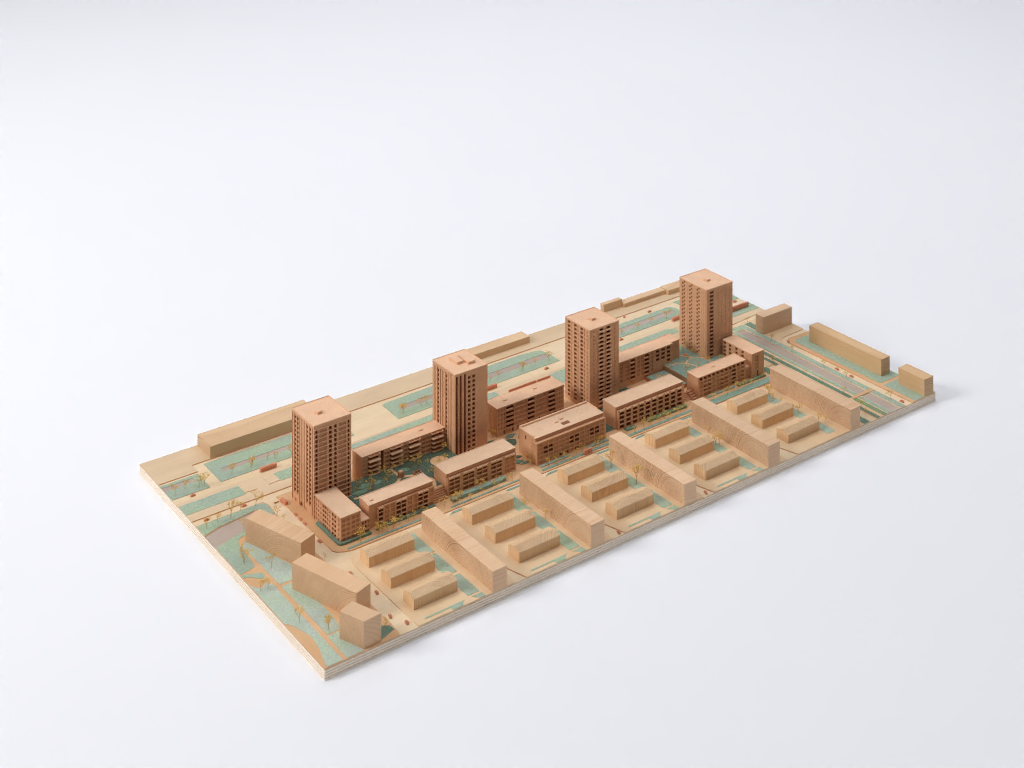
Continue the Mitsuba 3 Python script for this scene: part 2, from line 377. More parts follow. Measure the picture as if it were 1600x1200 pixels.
for (a, b, nm) in ((316, 446, 'second'), (495, 627, 'third'), (677, 808, 'fourth')):
    lawn(Pq((a, 188.2), (a + 8, 192), (b, 192), (b, 188.2)), f'thin planting strip behind the {nm} house plot', 'felt_teal', z0=ZR, h=1.7)
# canal side
lawn(R4(1109, 1120, 74.5, 384), 'long lawn right of the canal'); lawn(R4(1109, 1120, .6, 66.5), 'short lawn right of the canal before the bridge')
lawn(R4(1078, 1085.5, 74.5, 372), 'long lawn left of the canal'); lawn(R4(1077, 1085.5, .6, 66.5), 'short lawn left of the canal before the bridge')
lawn(R4(1063.5, 1071.5, 74.5, 300), 'dark lawn strip left of the canal path', 'felt_hedge'); lawn(R4(1065, 1074, .6, 66.5), 'mossy lawn strip near the front edge at right', 'felt_moss')
lawn(R4(1049.5, 1056, .6, 264), 'narrow lawn strip along the lane at right', 'felt_hedge'); lawn(R4(1017, 1030, .6, 238), 'narrow dark lawn strip beside the fifth slab', 'felt_hedge')
lawn(R4(1087, 1120, 369.5, 384), 'lawn at the far end of the canal', 'felt')
lawn(Pq((1123, 384), (1138, 384), (1138, 352), (1123, 348)), 'dark lawn beside the far right block', 'felt_hedge')
lawn(rl(Pq((1147.5, 77), (1199.4, 77), (1199.4, 281), (1152, 281), (1146.5, 275)), 4), 'large lawn round the long right block')
lawn(R4(1147, 1199.4, .6, 69.5), 'lawn round the small block at the right corner')

# ------------------------------------------------------------------ garden terraces between the towers
ZT = ZP + 13.4
def blob(cx, cy, rx, ry, seed, n=26, jit=.22):
    r = random.Random(seed); ph = [r.uniform(0, 6.28) for _ in range(3)]
    return P([(cx + rx * (1 + jit * math.sin(2 * t + ph[0]) + jit * .6 * math.sin(3 * t + ph[1])) * math.cos(t), cy + ry * (1 + jit * math.sin(2 * t + ph[2])) * math.sin(t)) for t in np.linspace(0, 6.283, n)[:-1]])
pod1 = P([(184, 256), (312, 256), (312, 239), (338, 239), (338, 262), (404, 262), (404, 330.5), (184, 330.5)])
struct('garden_terrace', pod1, ZP, ZT, 'mdf_dark', 'raised garden terrace between first and second tower', 'terrace')
path1 = LineString([(212, 287), (232, 283), (262, 276), (284, 286), (298, 297), (298, 325)]).buffer(2.4)
path1 = path1.union(LineString([(298, 297), (322, 288), (335, 262), (325, 242)]).buffer(2.8)).union(Point(372, 300).buffer(15)).union(R4(312, 338, 239, 243))
pl1 = blob(240, 307, 9, 6, 1); pl2 = blob(262, 304, 7, 4.5, 2); pl3 = blob(312, 311, 8, 6, 3); pl4 = blob(228, 297, 13, 5, 4)
obs = unary_union([pl1, pl2, pl3, pl4])
struct('terrace_path', path1.intersection(pod1), ZT + .02, ZT + .3, 'path_veneer', 'curved tan path across the first garden terrace', 'path')
lawn(pod1.buffer(-.8).difference(path1).difference(obs), 'dark green felt garden on the first terrace', 'felt_dark', z0=ZT)
for q, nm in ((pl1, 'leftmost'), (pl2, 'middle'), (pl3, 'rightmost'), (pl4, 'long')):
    lawn(q, f'{nm} pale round bed in the first terrace garden', 'felt_hedge', z0=ZT, h=.9)
pod3 = P([(868, 257), (978, 257), (978, 296), (1011, 296), (1011, 373), (884, 373), (884, 338), (868, 332)])
struct('garden_terrace', pod3, ZP, ZT, 'mdf_dark', 'raised garden terrace at the foot of the last tower', 'terrace')
pod3b = P([(824, 268), (867.6, 268), (867.6, 328), (824, 328)])
struct('garden_terrace', pod3b, ZP, ZP + 6.0, 'mdf_dark', 'low garden terrace behind the fourth terrace block', 'terrace')
path3 = LineString([(912, 372), (914, 345), (930, 322), (942, 312), (946, 296), (946, 258)]).buffer(2.0).union(LineString([(868, 322), (893, 322), (905, 312), (914, 294), (905, 276), (878, 282)]).buffer(1.8)).union(LineString([(930, 322), (914, 318), (905, 312)]).buffer(1.6))
path3 = path3.intersection(pod3)
struct('terrace_path', path3, ZT + .02, ZT + .3, 'path_veneer', 'curved tan path across the tower garden terrace', 'path')
pl5 = blob(926, 336, 5, 3.5, 5)
lawn(pod3.buffer(-.8).difference(path3).difference(pl5), 'green felt garden on the terrace of the last tower', 'felt_teal', z0=ZT)
struct('garden_bed', pl5, ZT, ZT + 1.2, 'terracotta', 'small brown round bed in the tower garden', 'garden bed')
c3 = unary_union([Point(848, 314).buffer(r).difference(Point(848, 314).buffer(r - 1.3)) for r in (9, 6, 3)])
struct('terrace_path', c3, ZP + 6.02, ZP + 6.3, 'path_veneer', 'ringed tan circle on the low terrace', 'path')
lawn(pod3b.buffer(-.8).difference(c3), 'green felt on the low terrace with rings', 'felt_teal', z0=ZP + 6)
# street level garden between second and third tower
yard = P([(470, 232), (502, 232), (502, 272), (650, 272), (672, 300), (672, 325), (470, 325)])
beds = [blob(484, 246, 9, 5, 11), blob(492, 258, 7, 3.5, 12), blob(486, 283, 11, 8, 13), blob(508, 300, 12, 9, 14), blob(520, 316, 10, 4, 15), blob(545, 300, 16, 12, 16), blob(585, 300, 16, 14, 17), blob(622, 305, 14, 13, 18), blob(654, 310, 12, 10, 19), blob(482, 316, 9, 6, 20), blob(492, 237, 7, 2.6, 21)]
for j, b in enumerate(beds):
    lawn(b.intersection(yard), f'curved felt bed number {j + 1} from the stairs in the middle courtyard', 'felt_dark' if j % 2 else 'felt_hedge', h=.8)
lawn(R4(690, 780, 262, 330), 'dark felt courtyard behind the fourth front block', 'felt_dark')
lawn(R4(640, 676, 232, 262), 'dark felt court between third and fourth front block', 'felt_dark')

# steps
def stairs(x0, x1, y0, n, dy, dz, z0, lab):
    t = thing('staircase', lab, 'stairs', 'garden stairs between the front blocks')
    for j in range(n):
        piece('step', t, 'mdf_dark', x0, x1, y0 + j * dy, y0 + n * dy, z0 + j * dz, z0 + (j + 1) * dz - (.0 if j < n - 1 else .1))
stairs(312.5, 337.5, 225.5, 6, 2.25, 2.23, ZP, 'brown stepped stairs between first and second front block')
stairs(829, 852, 231, 5, 3.4, 1.2, ZP, 'brown low stairs between fourth and fifth front block')
t = thing('planter_wall', 'stepped brown mound beside the low stairs', 'planter')
for j in range(4):
    piece('step', t, 'mdf_dark', 842 - j * .2, 853.0, 226 + j * 4.5, 230.2 + j * 4.5, ZP, ZP + 3 + j * 2.2)
t = thing('garden_cube', 'small brown tower shaped pavilion on the first terrace', 'pavilion')
obj('body', cbox([(295, 294.5), (303, 294.5), (303, 301), (295, 301)], ZT, ZT + 8), 'mdf_dark', t)
piece('roof', t, 'mdf', 296, 302, 295.5, 300, ZT + 8, ZT + 9)
t = thing('garden_planter', 'open square brown planter box on the first terrace', 'planter')
for (a, b, c, d) in ((318, 330, 286, 287), (318, 330, 293, 294), (318, 319, 287, 293), (329, 330, 287, 293)):
    piece('side', t, 'mdf_dark', a, b, c, d, ZT + .3, ZT + 3.6)

# ------------------------------------------------------------------ facades
FACES = {'S': lambda x0, x1, y0, y1: ((x0, y0), (1, 0), (0, -1), x1 - x0), 'W': lambda x0, x1, y0, y1: ((x0, y1), (0, -1), (-1, 0), y1 - y0),
         'N': lambda x0, x1, y0, y1: ((x1, y1), (-1, 0), (0, 1), x1 - x0), 'E': lambda x0, x1, y0, y1: ((x1, y0), (0, 1), (1, 0), y1 - y0)}

def place(m, o, u, out, z0):
    M = np.eye(4)
    M[:3, 0] = (u[0], u[1], 0); M[:3, 1] = (0, 0, 1); M[:3, 2] = (out[0], out[1], 0); M[:3, 3] = (o[0], o[1], z0)
    m.apply_transform(M)
    return m

class Building:
    def __init__(self, name, label, cat, group, x0, x1, y0, y1, z0, z1, material='mdf', a=1.1, b=2.5, vents=()):
        self.key = thing(name, label, cat, group)
        self.box = (x0, x1, y0, y1); self.z = (z0, z1); self.a, self.b, self.m = a, b, material
        self.faces, self.extra = {}, []

    def face(self, f, shallow=(), deep=(), ledges=(), depth=None):
        """shallow, deep: rectangles (u0, v0, u1, v1), u from the left seen from outside, v from the ground; ledges: the same, standing proud."""
        self.faces[f] = ([sbox(*r) for r in shallow], [sbox(*r) for r in deep], list(ledges))

    def frame(self, f):
        return FACES[f](*self.box)

    def proud(self, name, f, u0, u1, v0, v1, out, inn=0.0, material=None):
        """A part that stands out of face f."""
        o, u, n, w = self.frame(f)
        xs = [o[0] + u[0] * s + n[0] * t for s in (u0, u1) for t in (-inn, out)]; ys = [o[1] + u[1] * s + n[1] * t for s in (u0, u1) for t in (-inn, out)]
        return piece(name, self.key, material or self.m, min(xs), max(xs), min(ys), max(ys), self.z[0] + v0, self.z[0] + v1)

    def build(self, parapet=.9, hut=None, roof=True, rim=.9, roof_m='mdf_roof', over=.25):
        x0, x1, y0, y1 = self.box; z0, z1 = self.z; h = z1 - z0; t = self.a + self.b
        c = [x0 + (t if 'W' in self.faces else 0), x1 - (t if 'E' in self.faces else 0), y0 + (t if 'S' in self.faces else 0), y1 - (t if 'N' in self.faces else 0)]
        ms, ins = [], [bx(c[0], c[1], c[2], c[3], z0, z1)]
        for f, (sh, dp, led) in self.faces.items():
            o, u, n, w = self.frame(f)
            lo, hi = 0.0, w
            if f in 'WE':
                s_first, s_last = ('N', 'S') if f == 'W' else ('S', 'N')
                lo = t if s_first in self.faces else 0; hi = w - (t if s_last in self.faces else 0)
            full = sbox(lo, 0, hi, h)
            D_ = unary_union(dp) if dp else None
            inner = full.difference(D_) if D_ is not None else full
            allh = unary_union(list(sh) + list(dp)) if (sh or dp) else None
            outer = full.difference(allh) if allh is not None else full
            ins.append(place(ext(inner, -t, -self.a), o, u, n, z0)); ms.append(place(ext(outer, -self.a, 0), o, u, n, z0))
            for (u0, v0, u1, v1, out) in led:
                self.proud('ledge', f, u0, u1, v0, v1, out, material='mdf_toplit')
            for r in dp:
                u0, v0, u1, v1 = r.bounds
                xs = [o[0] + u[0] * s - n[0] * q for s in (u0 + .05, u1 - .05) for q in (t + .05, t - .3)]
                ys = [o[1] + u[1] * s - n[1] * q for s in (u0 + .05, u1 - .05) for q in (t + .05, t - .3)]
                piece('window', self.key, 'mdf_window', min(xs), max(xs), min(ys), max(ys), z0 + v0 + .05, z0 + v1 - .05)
        if self.faces:
            obj('wall', cat_(ms + self.extra), self.m, self.key); obj('inner_wall', cat_(ins), 'mdf_engraved_shaded' if ms else self.m, self.key)
        else:
            obj('wall', cat_(ins + self.extra), self.m, self.key)
        if roof:
            rr = R4(x0 - over, x1 + over, y0 - over, y1 + over)
            m = [ext(rr, z1 + .02, z1 + .5)]
            if parapet: m.append(ext(rr.difference(rr.buffer(-rim, join_style=2)), z1 + .5, z1 + .5 + parapet))
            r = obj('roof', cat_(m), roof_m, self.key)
            for hx0, hx1, hy0, hy1, hh in (hut or []):
                k = fresh(r + '__stair_hut')
                scene[k] = mikit.ply(trimesh.Trimesh(np.asarray((mm := cbox([(hx0, hy0), (hx1, hy0), (hx1, hy1), (hx0, hy1)], z1 + .45, z1 + .5 + hh, .3)).vertices) * MM, mm.faces, process=False), roof_m)
        return self.key

def cols(w, fr, half):
    """Rectangle spans (u0, u1) centred at fractions fr of the width."""
    return [(w * f - half * w, w * f + half * w) for f in fr]

def grid(spans, rows):
    return [(a, c, b, d) for a, b in spans for c, d in rows]

TG = 'brown residential towers of the model'
FP = 6.85
# --- first tower
b = Building('tower', 'brown front left tower with ribbed face next to parked cars', 'tower', TG, 148, 211, 297, 365.5, ZP, ZP + 136)
w, d = 68.5, 63.0
rows = [(15.5 + i * 6.8, 15.5 + i * 6.8 + 4.0) for i in range(17)]
strips = [(a, 2.0, c, 132.5) for a, c in cols(w, (.035, .36, .455, .565, .925), .022)] + [(a, 13.5, c, 132.5) for a, c in cols(w, (.145, .265, .695, .825), .044)]
shal = strips + [(a, 1.5, c, 6.5) for a, c in cols(w, (.2, .46, .63), .05)]
deep = grid(cols(w, (.145, .265, .695, .825), .042), rows) + [(w * .36, .5, w * .46, 7.5)]
b.face('W', shal, deep)
rows = [(8.5 + i * 6.8, 8.5 + i * 6.8 + 5.6) for i in range(18)]
b.face('S', grid([(d * .14, d * .34), (d * .66, d * .86)], rows), grid([(d * .035, d * .10), (d * .40, d * .48), (d * .54, d * .61), (d * .905, d * .955)], rows), [(0, 7.3 + i * 6.8, d, 8.2 + i * 6.8, .9) for i in range(19)])
b.build(hut=[(169, 177, 324, 333, 4.2), (166, 174, 330, 343, .9)])
# --- second tower
b = Building('tower', 'brown second tower with vertical fins and blank side wall', 'tower', TG, 402, 464.5, 301.5, 366.5, ZP, ZP + 138)
w, d = 65.0, 62.5
rows = [(8 + i * 7.3, 8 + i * 7.3 + 4.9) for i in range(17)]
slits = [(a, 1, c, 133) for a, c in cols(w, (.11, .35, .46), .016)] + [(a, 1, c, 136) for a, c in cols(w, (.72, .79, .85), .008)]
b.face('W', [(a, 4, c, 134) for a, c in cols(w, (.25, .61), .04)], slits[:3] + grid(cols(w, (.25, .61), .034), rows)); 
b.faces['W'][0].extend(sbox(*r) for r in slits[3:])
b.face('S', [], [(d * a, 1, d * c, 135) for a, c in ((.02, .085), (.135, .205), (.27, .335))] + grid([(d * .39, d * .475), (d * .525, d * .615)], rows), [(d * .655, 0, d * .67, 138, .3)])
b.build(hut=[(424, 436, 328, 352, 4.6), (439, 452, 318, 350, 4.6)], parapet=.8)
# --- third tower
b = Building('tower', 'brown third tower with two stacks of small balconies', 'tower', TG, 672.3, 736.3, 297.5, 364, ZP, ZP + 138)
w, d = 66.5, 64.0
rows = [(7 + i * 6.9, 7 + i * 6.9 + 4.8) for i in range(19)]
b.face('W', [(a, r0, c, r1) for a, c in cols(w, (.035, .275, .53, .79, .90), .018) for r0, r1 in rows], grid(cols(w, (.16, .42, .68), .055), rows))
b.face('S', grid(cols(d, (.14, .86), .012), [(r0 + 1, r1 - .6) for r0, r1 in rows]), grid([(d * .335, d * .46), (d * .575, d * .70)], rows) + grid([(d * .13, d * .155), (d * .85, d * .875)], [(r0 + 1.2, r1 - 1) for r0, r1 in rows]), [(0, 34.0, d, 35.0, .5), (0, 4.4, d, 5.2, .5)])
for i, (r0, r1) in enumerate(rows):
    for fa in (.285, .53):
        b.proud('balcony', 'S', d * fa, d * fa + d * .19, r0 - 1.0, r0 + .9, 3.0, material='mdf_toplit')
b.build(hut=[(699, 707, 324, 333, 4.2), (694, 704, 332, 346, .9)])
# --- fourth tower
b = Building('tower', 'brown last tower at right with zigzag pairs of dark windows', 'tower', TG, 944, 1008.5, 300, 371.2, ZT, ZP + 137)
w, d = 71.2, 64.5
rows = [(4 + i * 6.95, 4 + i * 6.95 + 3.0) for i in range(17)]
dz = []
for f in (.15, .42, .69):
    for i, (r0, r1) in enumerate(rows):
        dz += [(w * (f - .062), r0 + .0, w * (f - .004), r1 + .4), (w * (f + .006), r0 + 3.5, w * (f + .06), r1 + 3.8)]
b.face('W', grid(cols(w, (.90,), .010), [(r0, r1 + .6) for r0, r1 in rows]) + [(w * f - .2, 2, w * f + .2, 121) for f in (.29, .56, .82)], dz)
b.face('S', grid(cols(d, (.44, .58, .73, .88), .014), [(r0, r1 + .2) for r0, r1 in rows]), grid([(d * .12, d * .27)], [(r0 - .2, r1 + 1.2) for r0, r1 in rows]), [(0, 30.5, d, 31.2, .35)])
for i, (r0, r1) in enumerate(rows):
    b.proud('balcony', 'S', d * .10, d * .225, r0 - 1.4, r0 + .3, 1.2)
b.build(hut=[(971, 979, 327, 336, 3.8), (966, 976, 334, 347, .8)])

FG = 'brown front row blocks of the model'
def setback_block(label, x0, x1, yf, yr, yb, hf, H, name='apartment_block', W_holes=(), shallow=(), deep=(), lips=(), z0=ZP, hut=None, sx=(0, 0), pale=False, slits=8, roofm='mdf_roof_pale'):
    """A block whose top storey stands back from the street: lower body yf..yb up to hf, top body yr..yb up to H."""
    b = Building(name, label, 'apartment block', FG, x0 + sx[0], x1 + sx[1], yf, yr + 6, z0, z0 + hf, 'mdf_toplit' if pale else 'mdf')
    W_ = x1 + sx[1] - x0 - sx[0]
    b.face('S', shallow, deep)
    top = bx(x0, x1, yr, yb, z0, z0 + H)
    n = slits
    grooves = []
    b.extra = [top, bx(x0 + sx[0], x1 + sx[1], yf, yf + 1.0, z0 + hf, z0 + hf + 1.2)]
    # wide flat joints between the panels of the set back storey
    for i in range(n):
        u = x0 + 4 + (x1 - x0 - 8) * (i + .5) / n
        b.extra.append(bx(u - (x1 - x0) / n * .44, u + (x1 - x0) / n * .44, yr - .35, yr + .2, z0 + hf + .4, z0 + H - 1.3))
    k = b.build(roof=False)
    rr = R4(x0 - .3, x1 + .3, yr - .6, yb + .3)
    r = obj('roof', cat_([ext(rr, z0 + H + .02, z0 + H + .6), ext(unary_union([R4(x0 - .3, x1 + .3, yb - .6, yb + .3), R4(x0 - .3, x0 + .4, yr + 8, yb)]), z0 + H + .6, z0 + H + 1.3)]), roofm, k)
    for (u0, u1, v0, v1, out) in lips:
        b.proud('balcony', 'S', u0, u1, v0, v1, out + .25, material='mdf_toplit')
    for hx0, hx1, hy0, hy1, hh in (hut or []):
        kk = fresh(r + '__stair_hut'); mm = cbox([(hx0, hy0), (hx1, hy0), (hx1, hy1), (hx0, hy1)], z0 + H + .55, z0 + H + .6 + hh, .25)
        scene[kk] = mikit.ply(trimesh.Trimesh(np.asarray(mm.vertices) * MM, mm.faces, process=False), roofm)
    return b

def spans(w, prs):
    return [(w * a, w * c) for a, c in prs]

# first front block
wd = 98.0
R_ = [(1.0 + i * 6.7, 1.0 + i * 6.7 + 5.4) for i in range(4)]
dsp = spans(wd, ((.02, .095), (.325, .405), (.42, .50), (.715, .795), (.81, .89)))
ssp = spans(wd, ((.125, .195), (.225, .30), (.53, .60), (.63, .695), (.915, .985)))
setback_block('brown front block with balconies nearest the first tower', 200.0, 311.0, 223.5, 227.5, 254.5, 27.6, 34.0, shallow=grid(ssp, R_), deep=grid(dsp, R_), sx=(13.0, .5),
              lips=[(a - .3, c + .2, r0 - .9, r0 + .25, .5) for a, c in dsp for r0, _ in R_[1:]] + [(a - .2, c + .2, 25.6, 28.0, 1.1) for a, c in dsp], hut=[(207, 212, 235, 241, 2.0)])
# second front block
wd = 129.0
dsp = spans(wd, ((.025, .095), (.105, .175), (.225, .295), (.305, .38), (.425, .495), (.505, .575), (.63, .70), (.71, .785)))
ssp = spans(wd, ((.835, .90), (.91, .975)))
setback_block('brown front block with four bays of balconies beside the stairs', 338.8, 469.0, 229.3, 232.5, 266.0, 27.0, 32.8, shallow=grid(ssp, R_), deep=grid(dsp, R_), sx=(.3, -.9),
              lips=[(a - .3, c + .2, r0 - .9, r0 + .25, .5) for a, c in dsp for r0, _ in R_[1:]] + [(a - .2, c + .2, 25.0, 27.4, 1.1) for a, c in dsp + ssp], slits=10)
# third front block
wd = 140.5
R5 = [(1.0 + i * 6.65, 1.0 + i * 6.65 + 5.3) for i in range(5)]
edges = np.linspace(.015, .985, 14)
cells = [(edges[i] + .005, edges[i + 1] - .005) for i in range(13)]
dcells, scells = [], []
for i, cc in enumerate(cells):
    for j, r in enumerate(R5):
        rect = (wd * cc[0], r[0], wd * cc[1], r[1])
        (dcells if (i in (1, 2, 6, 7, 10, 11) and j in (3, 2)) or (i in (4, 5, 7, 8) and j == 0) else scells).append(rect)
b = setback_block('tall brown front block with grid facade opposite the bus shelter', 503.5, 642.5, 218.3, 226.5, 270.0, 33.6, 38.4, shallow=scells, deep=dcells, sx=(-3.2, -1.2), slits=12)
zz = ZP + 38.4 + .6
rk = b.key + '__roof'
for (x0, x1, y0, y1, h, nm) in ((558, 564, 246, 250, 1.6, 'stair_hut'), (571, 577, 249, 254, 1.8, 'stair_hut'), (527, 531, 243, 247, .5, 'hatch'), (610, 615, 246, 251, .5, 'hatch'), (503.8, 641.8, 266.5, 269.5, 2.4, 'parapet'), (503.8, 506, 232, 266.4, 1.4, 'parapet'), (640.2, 642.2, 240, 266.4, 1.4, 'parapet')):
    piece(nm, rk, 'mdf_roof', x0, x1, y0, y1, zz - .02, zz + h)
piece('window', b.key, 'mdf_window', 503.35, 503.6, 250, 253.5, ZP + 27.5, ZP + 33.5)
piece('recess_shade_plate', rk, 'mdf_window', 565, 580, 233, 241, zz - .03, zz + .12)  # flat dark plate; its colour stands for the shade of a sunk terrace
# fourth front block
wd = 146.0
cs = [(.022 + i * .0972, .022 + i * .0972 + .068) for i in range(10)]
dsp = spans(wd, cs)
R4f = [(1.0 + i * 7.4, 1.0 + i * 7.4 + 5.9) for i in range(4)]
setback_block('brown front block with ten even columns of balconies', 672.5, 822.5, 226.2, 231.0, 263.5, 30.6, 36.0, deep=grid(dsp, R4f), shallow=[], sx=(2.0, -1.2), slits=11,
              lips=[(a - .3, c + .2, r0 - 1.0, r0 + .4, .5) for a, c in dsp for r0, _ in R4f[1:]] + [(a - .2, c + .2, 28.6, 31.0, 1.1) for a, c in dsp])
# fifth front block
wd = 113.5
b = Building('apartment_block', 'brown front block under a flat roof left of the annex', 'apartment block', FG, 853.5, 967, 226, 254.2, ZP, ZP + 34.6)
cs = [.03 + i * .0875 for i in range(11)]
top = [(wd * c, 28.5, wd * (c + .062), 33.2) for c in cs]
rows = [(1.2 + i * 6.8, 1.2 + i * 6.8 + 4.9) for i in range(4)]
sh = [(wd * c, r0, wd * (c + .062), r1) for j, c in enumerate(cs) for r0, r1 in rows if j != 8]
dp = [(wd * cs[8] - 2, r0, wd * (cs[8] + .07), r1) for r0, r1 in rows]
b.face('S', sh, top + dp)
b.face('W', [], [(25.2, 27.5, 27.6, 32.5)])
for j in (1, 2, 5, 6, 10):
    for r0, r1 in rows[1:]:
        b.proud('balcony', 'S', wd * cs[j] - .6, wd * (cs[j] + .066), r0 - .8, r0 + 1.0, 2.2)
b.build(hut=[(901, 906, 240, 244, 1.7), (898, 901, 241, 245, .6)], parapet=.7, over=.6)
b = Building('annex', 'low brown annex between the fifth front block and the corner block', 'annex', None, 967.3, 977.8, 226.5, 252, ZP, ZP + 20)
b.face('S', [(1.2, 1, 8.5, 15.5)], []); b.build(parapet=.6)
b = Building('apartment_block', 'brown narrow corner block standing before the last tower', 'apartment block', FG, 978, 1008.5, 221.6, 294.2, ZP, ZP + 43.0)
w, d = 72.6, 30.5
rows = [(15.5 + i * 6.9, 15.5 + i * 6.9 + 4.9) for i in range(4)]
b.face('W', [], grid([(w * .03, w * .125), (w * .22, w * .30), (w * .44, w * .52), (w * .65, w * .73)], rows))
b.face('S', grid([(d * .28, d * .38), (d * .42, d * .5)], [(14 + i * 6.6, 19 + i * 6.6) for i in range(4)]) + [(d * .52, 12, d * .55, 43)], [(d * .44, .5, d * .54, 12)])
b.build(parapet=.0)
# corner block at the first tower
b = Building('apartment_block', 'brown low corner block below the first tower with hedge round it', 'apartment block', FG, 149.5, 182.5, 220.6, 296.6, ZP, ZP + 35.6)
w, d = 76.0, 33.0
rows = [(1.2 + i * 6.75, 1.2 + i * 6.75 + 4.6) for i in range(5)]
b.face('W', grid(cols(w, (.06, .14, .24, .50, .585, .93), .025), rows), grid(cols(w, (.335, .415, .695, .785), .032), rows))
b.face('S', grid(cols(d, (.15, .37, .62, .85), .075), rows), [], [(0, 6.3 + i * 6.75, d, 7.0 + i * 6.75, .45) for i in range(5)])
b.build(parapet=.9, over=.9, rim=1.3, roof_m='mdf_roof_pale')
b = Building('annex', 'low brown wing between corner block and first front block', 'annex', None, 182.8, 197.5, 221, 247, ZP, ZP + 19.5)
d = 14.7
rows = [(1.2 + i * 6.4, 1.2 + i * 6.4 + 4.6) for i in range(3)]
b.face('S', grid(cols(d, (.85,), .08), rows), grid(cols(d, (.25, .58), .09), rows), [(0, 6.1 + i * 6.4, d, 6.7 + i * 6.4, .4) for i in range(3)]); b.build(parapet=.5)

BG = 'brown rear terraces of the model'
# first rear terrace with deep balconies
wd = 152.0
b = Building('terrace_block', 'brown rear terrace with wide balconies between first and second tower', 'terrace', BG, 249.5, 401.5, 331, 360.2, ZP, ZP + 43.6)
bal = ((.075, .20), (.335, .465), (.555, .685), (.835, .965))
rows = [(15.2 + i * 6.6, 15.2 + i * 6.6 + 4.6) for i in range(4)]
b.face('S', grid(spans(wd, ((.275, .325), (.48, .54), (.70, .76), (.77, .825))), rows), grid(spans(wd, bal), rows) + [(wd * .222, 12, wd * .258, 43.6)], [(0, 13.6 + i * 6.6, wd * .215, 14.2 + i * 6.6, .4) for i in range(5)] + [(wd * .262, 13.6 + i * 6.6, wd, 14.2 + i * 6.6, .4) for i in range(5)])
for a, c in spans(wd, bal):
    for r0, r1 in rows:
        b.proud('balcony', 'S', a - .6, c + .6, r0 - 1.0, r0 + .3, 6.2, material='mdf_toplit')
    for (u0, u1, o0, o1) in ((a - .6, c + .6, 4.0, 5.0), (a - .6, a + .4, .2, 4.0), (c - .4, c + .6, .2, 4.0), ((a + c) / 2 - .4, (a + c) / 2 + .4, .2, 4.0)):
        piece('pergola_beam', b.key, 'mdf', 249.5 + u0, 249.5 + u1, 331 - o1, 331 - o0, ZP + 41.6, ZP + 43.2)
b.build(hut=[(362, 370, 345, 350, 1.6)], parapet=.6)
# second rear terrace
wd = 138.5
b = Building('terrace_block', 'brown rear terrace between second and third tower', 'terrace', BG, 500.8, 639.3, 326, 358.5, ZP, ZP + 45.6)
rows = [(9.2 + i * 7.3, 9.2 + i * 7.3 + 5.6) for i in range(5)]
dsp = spans(wd, ((.135, .245), (.455, .555), (.765, .87)))
b.face('S', grid([(wd * a, wd * a + 2.0) for a in (.02, .06, .10, .27, .30, .33, .36, .39, .42, .585, .615, .645, .675, .705, .735, .89, .925, .96)], rows), grid(dsp, rows) + [(wd * a, .5, wd * a + 3.2, 7.2) for a in (.095, .22, .30, .62, .86, .93)], [(0, 7.9 + i * 7.3, wd, 8.5 + i * 7.3, .4) for i in range(6)])
b.face('W', [(4 + i * 10, 2, 4.6 + i * 10, 44) for i in range(3)], [])
for a, c in dsp:
    for r0, r1 in rows:
        b.proud('balcony', 'S', a - 1.2, c - 3.0, r0 - .9, r0 + 1.5, 2.6)
b.build(hut=[(525, 532, 340, 345, 1.6), (588, 595, 343, 348, 1.6)], parapet=.3)
# third rear terrace: a long part and a stepped back end
wd = 154.0
b = Building('terrace_block', 'brown rear terrace with square dark window grid beside the last tower', 'terrace', BG, 737, 891, 331.5, 362, ZP, ZP + 45.0)
rows = [(9.2 + i * 7.2, 9.2 + i * 7.2 + 5.4) for i in range(5)]
g3 = spans(wd, ((.74, .795), (.825, .88), (.91, .965)))
dsp = spans(wd, ((.36, .43), (.57, .64)))
shs = spans(wd, ((.02, .09), (.11, .18), (.20, .245), (.27, .335), (.455, .50), (.515, .555), (.66, .70)))
b.face('S', grid(shs, rows), grid(dsp, rows) + grid(g3, rows[2:]) + [(g3[2][0], rows[1][0], g3[2][1], rows[1][1])])
for a, c in dsp:
    for r0, r1 in rows:
        b.proud('balcony', 'S', a - 2.6, c - 4, r0 - .6, r0 + 1.2, 2.6)
rb = Building.__new__(Building); rb.__dict__.update(b.__dict__)
b.extra = [bx(891, 911.5, 336.5, 364.2, ZP, ZP + 45)]
for i in range(5):
    for j in range(2):
        b.extra.append(bx(892.5 + j * 9.6, 900.6 + j * 9.6, 335.9, 336.7, ZP + 9.2 + i * 7.2, ZP + 15.4 + i * 7.2))
b.build(roof=False)
rr = unary_union([R4(736.8, 891, 331, 362.3), R4(890.9, 911.9, 336, 364.6)])
obj('roof', cat_([ext(rr, ZP + 45.02, ZP + 45.5), ext(rr.difference(rr.buffer(-.7, join_style=2)), ZP + 45.5, ZP + 46.1)]), 'mdf_roof', b.key)

# ------------------------------------------------------------------ solid oak and maple blocks
def pith(seed, a, b, c, d):
    r = random.Random(seed)
    return (r.uniform(a, b) * MM, r.uniform(c, d) * MM)

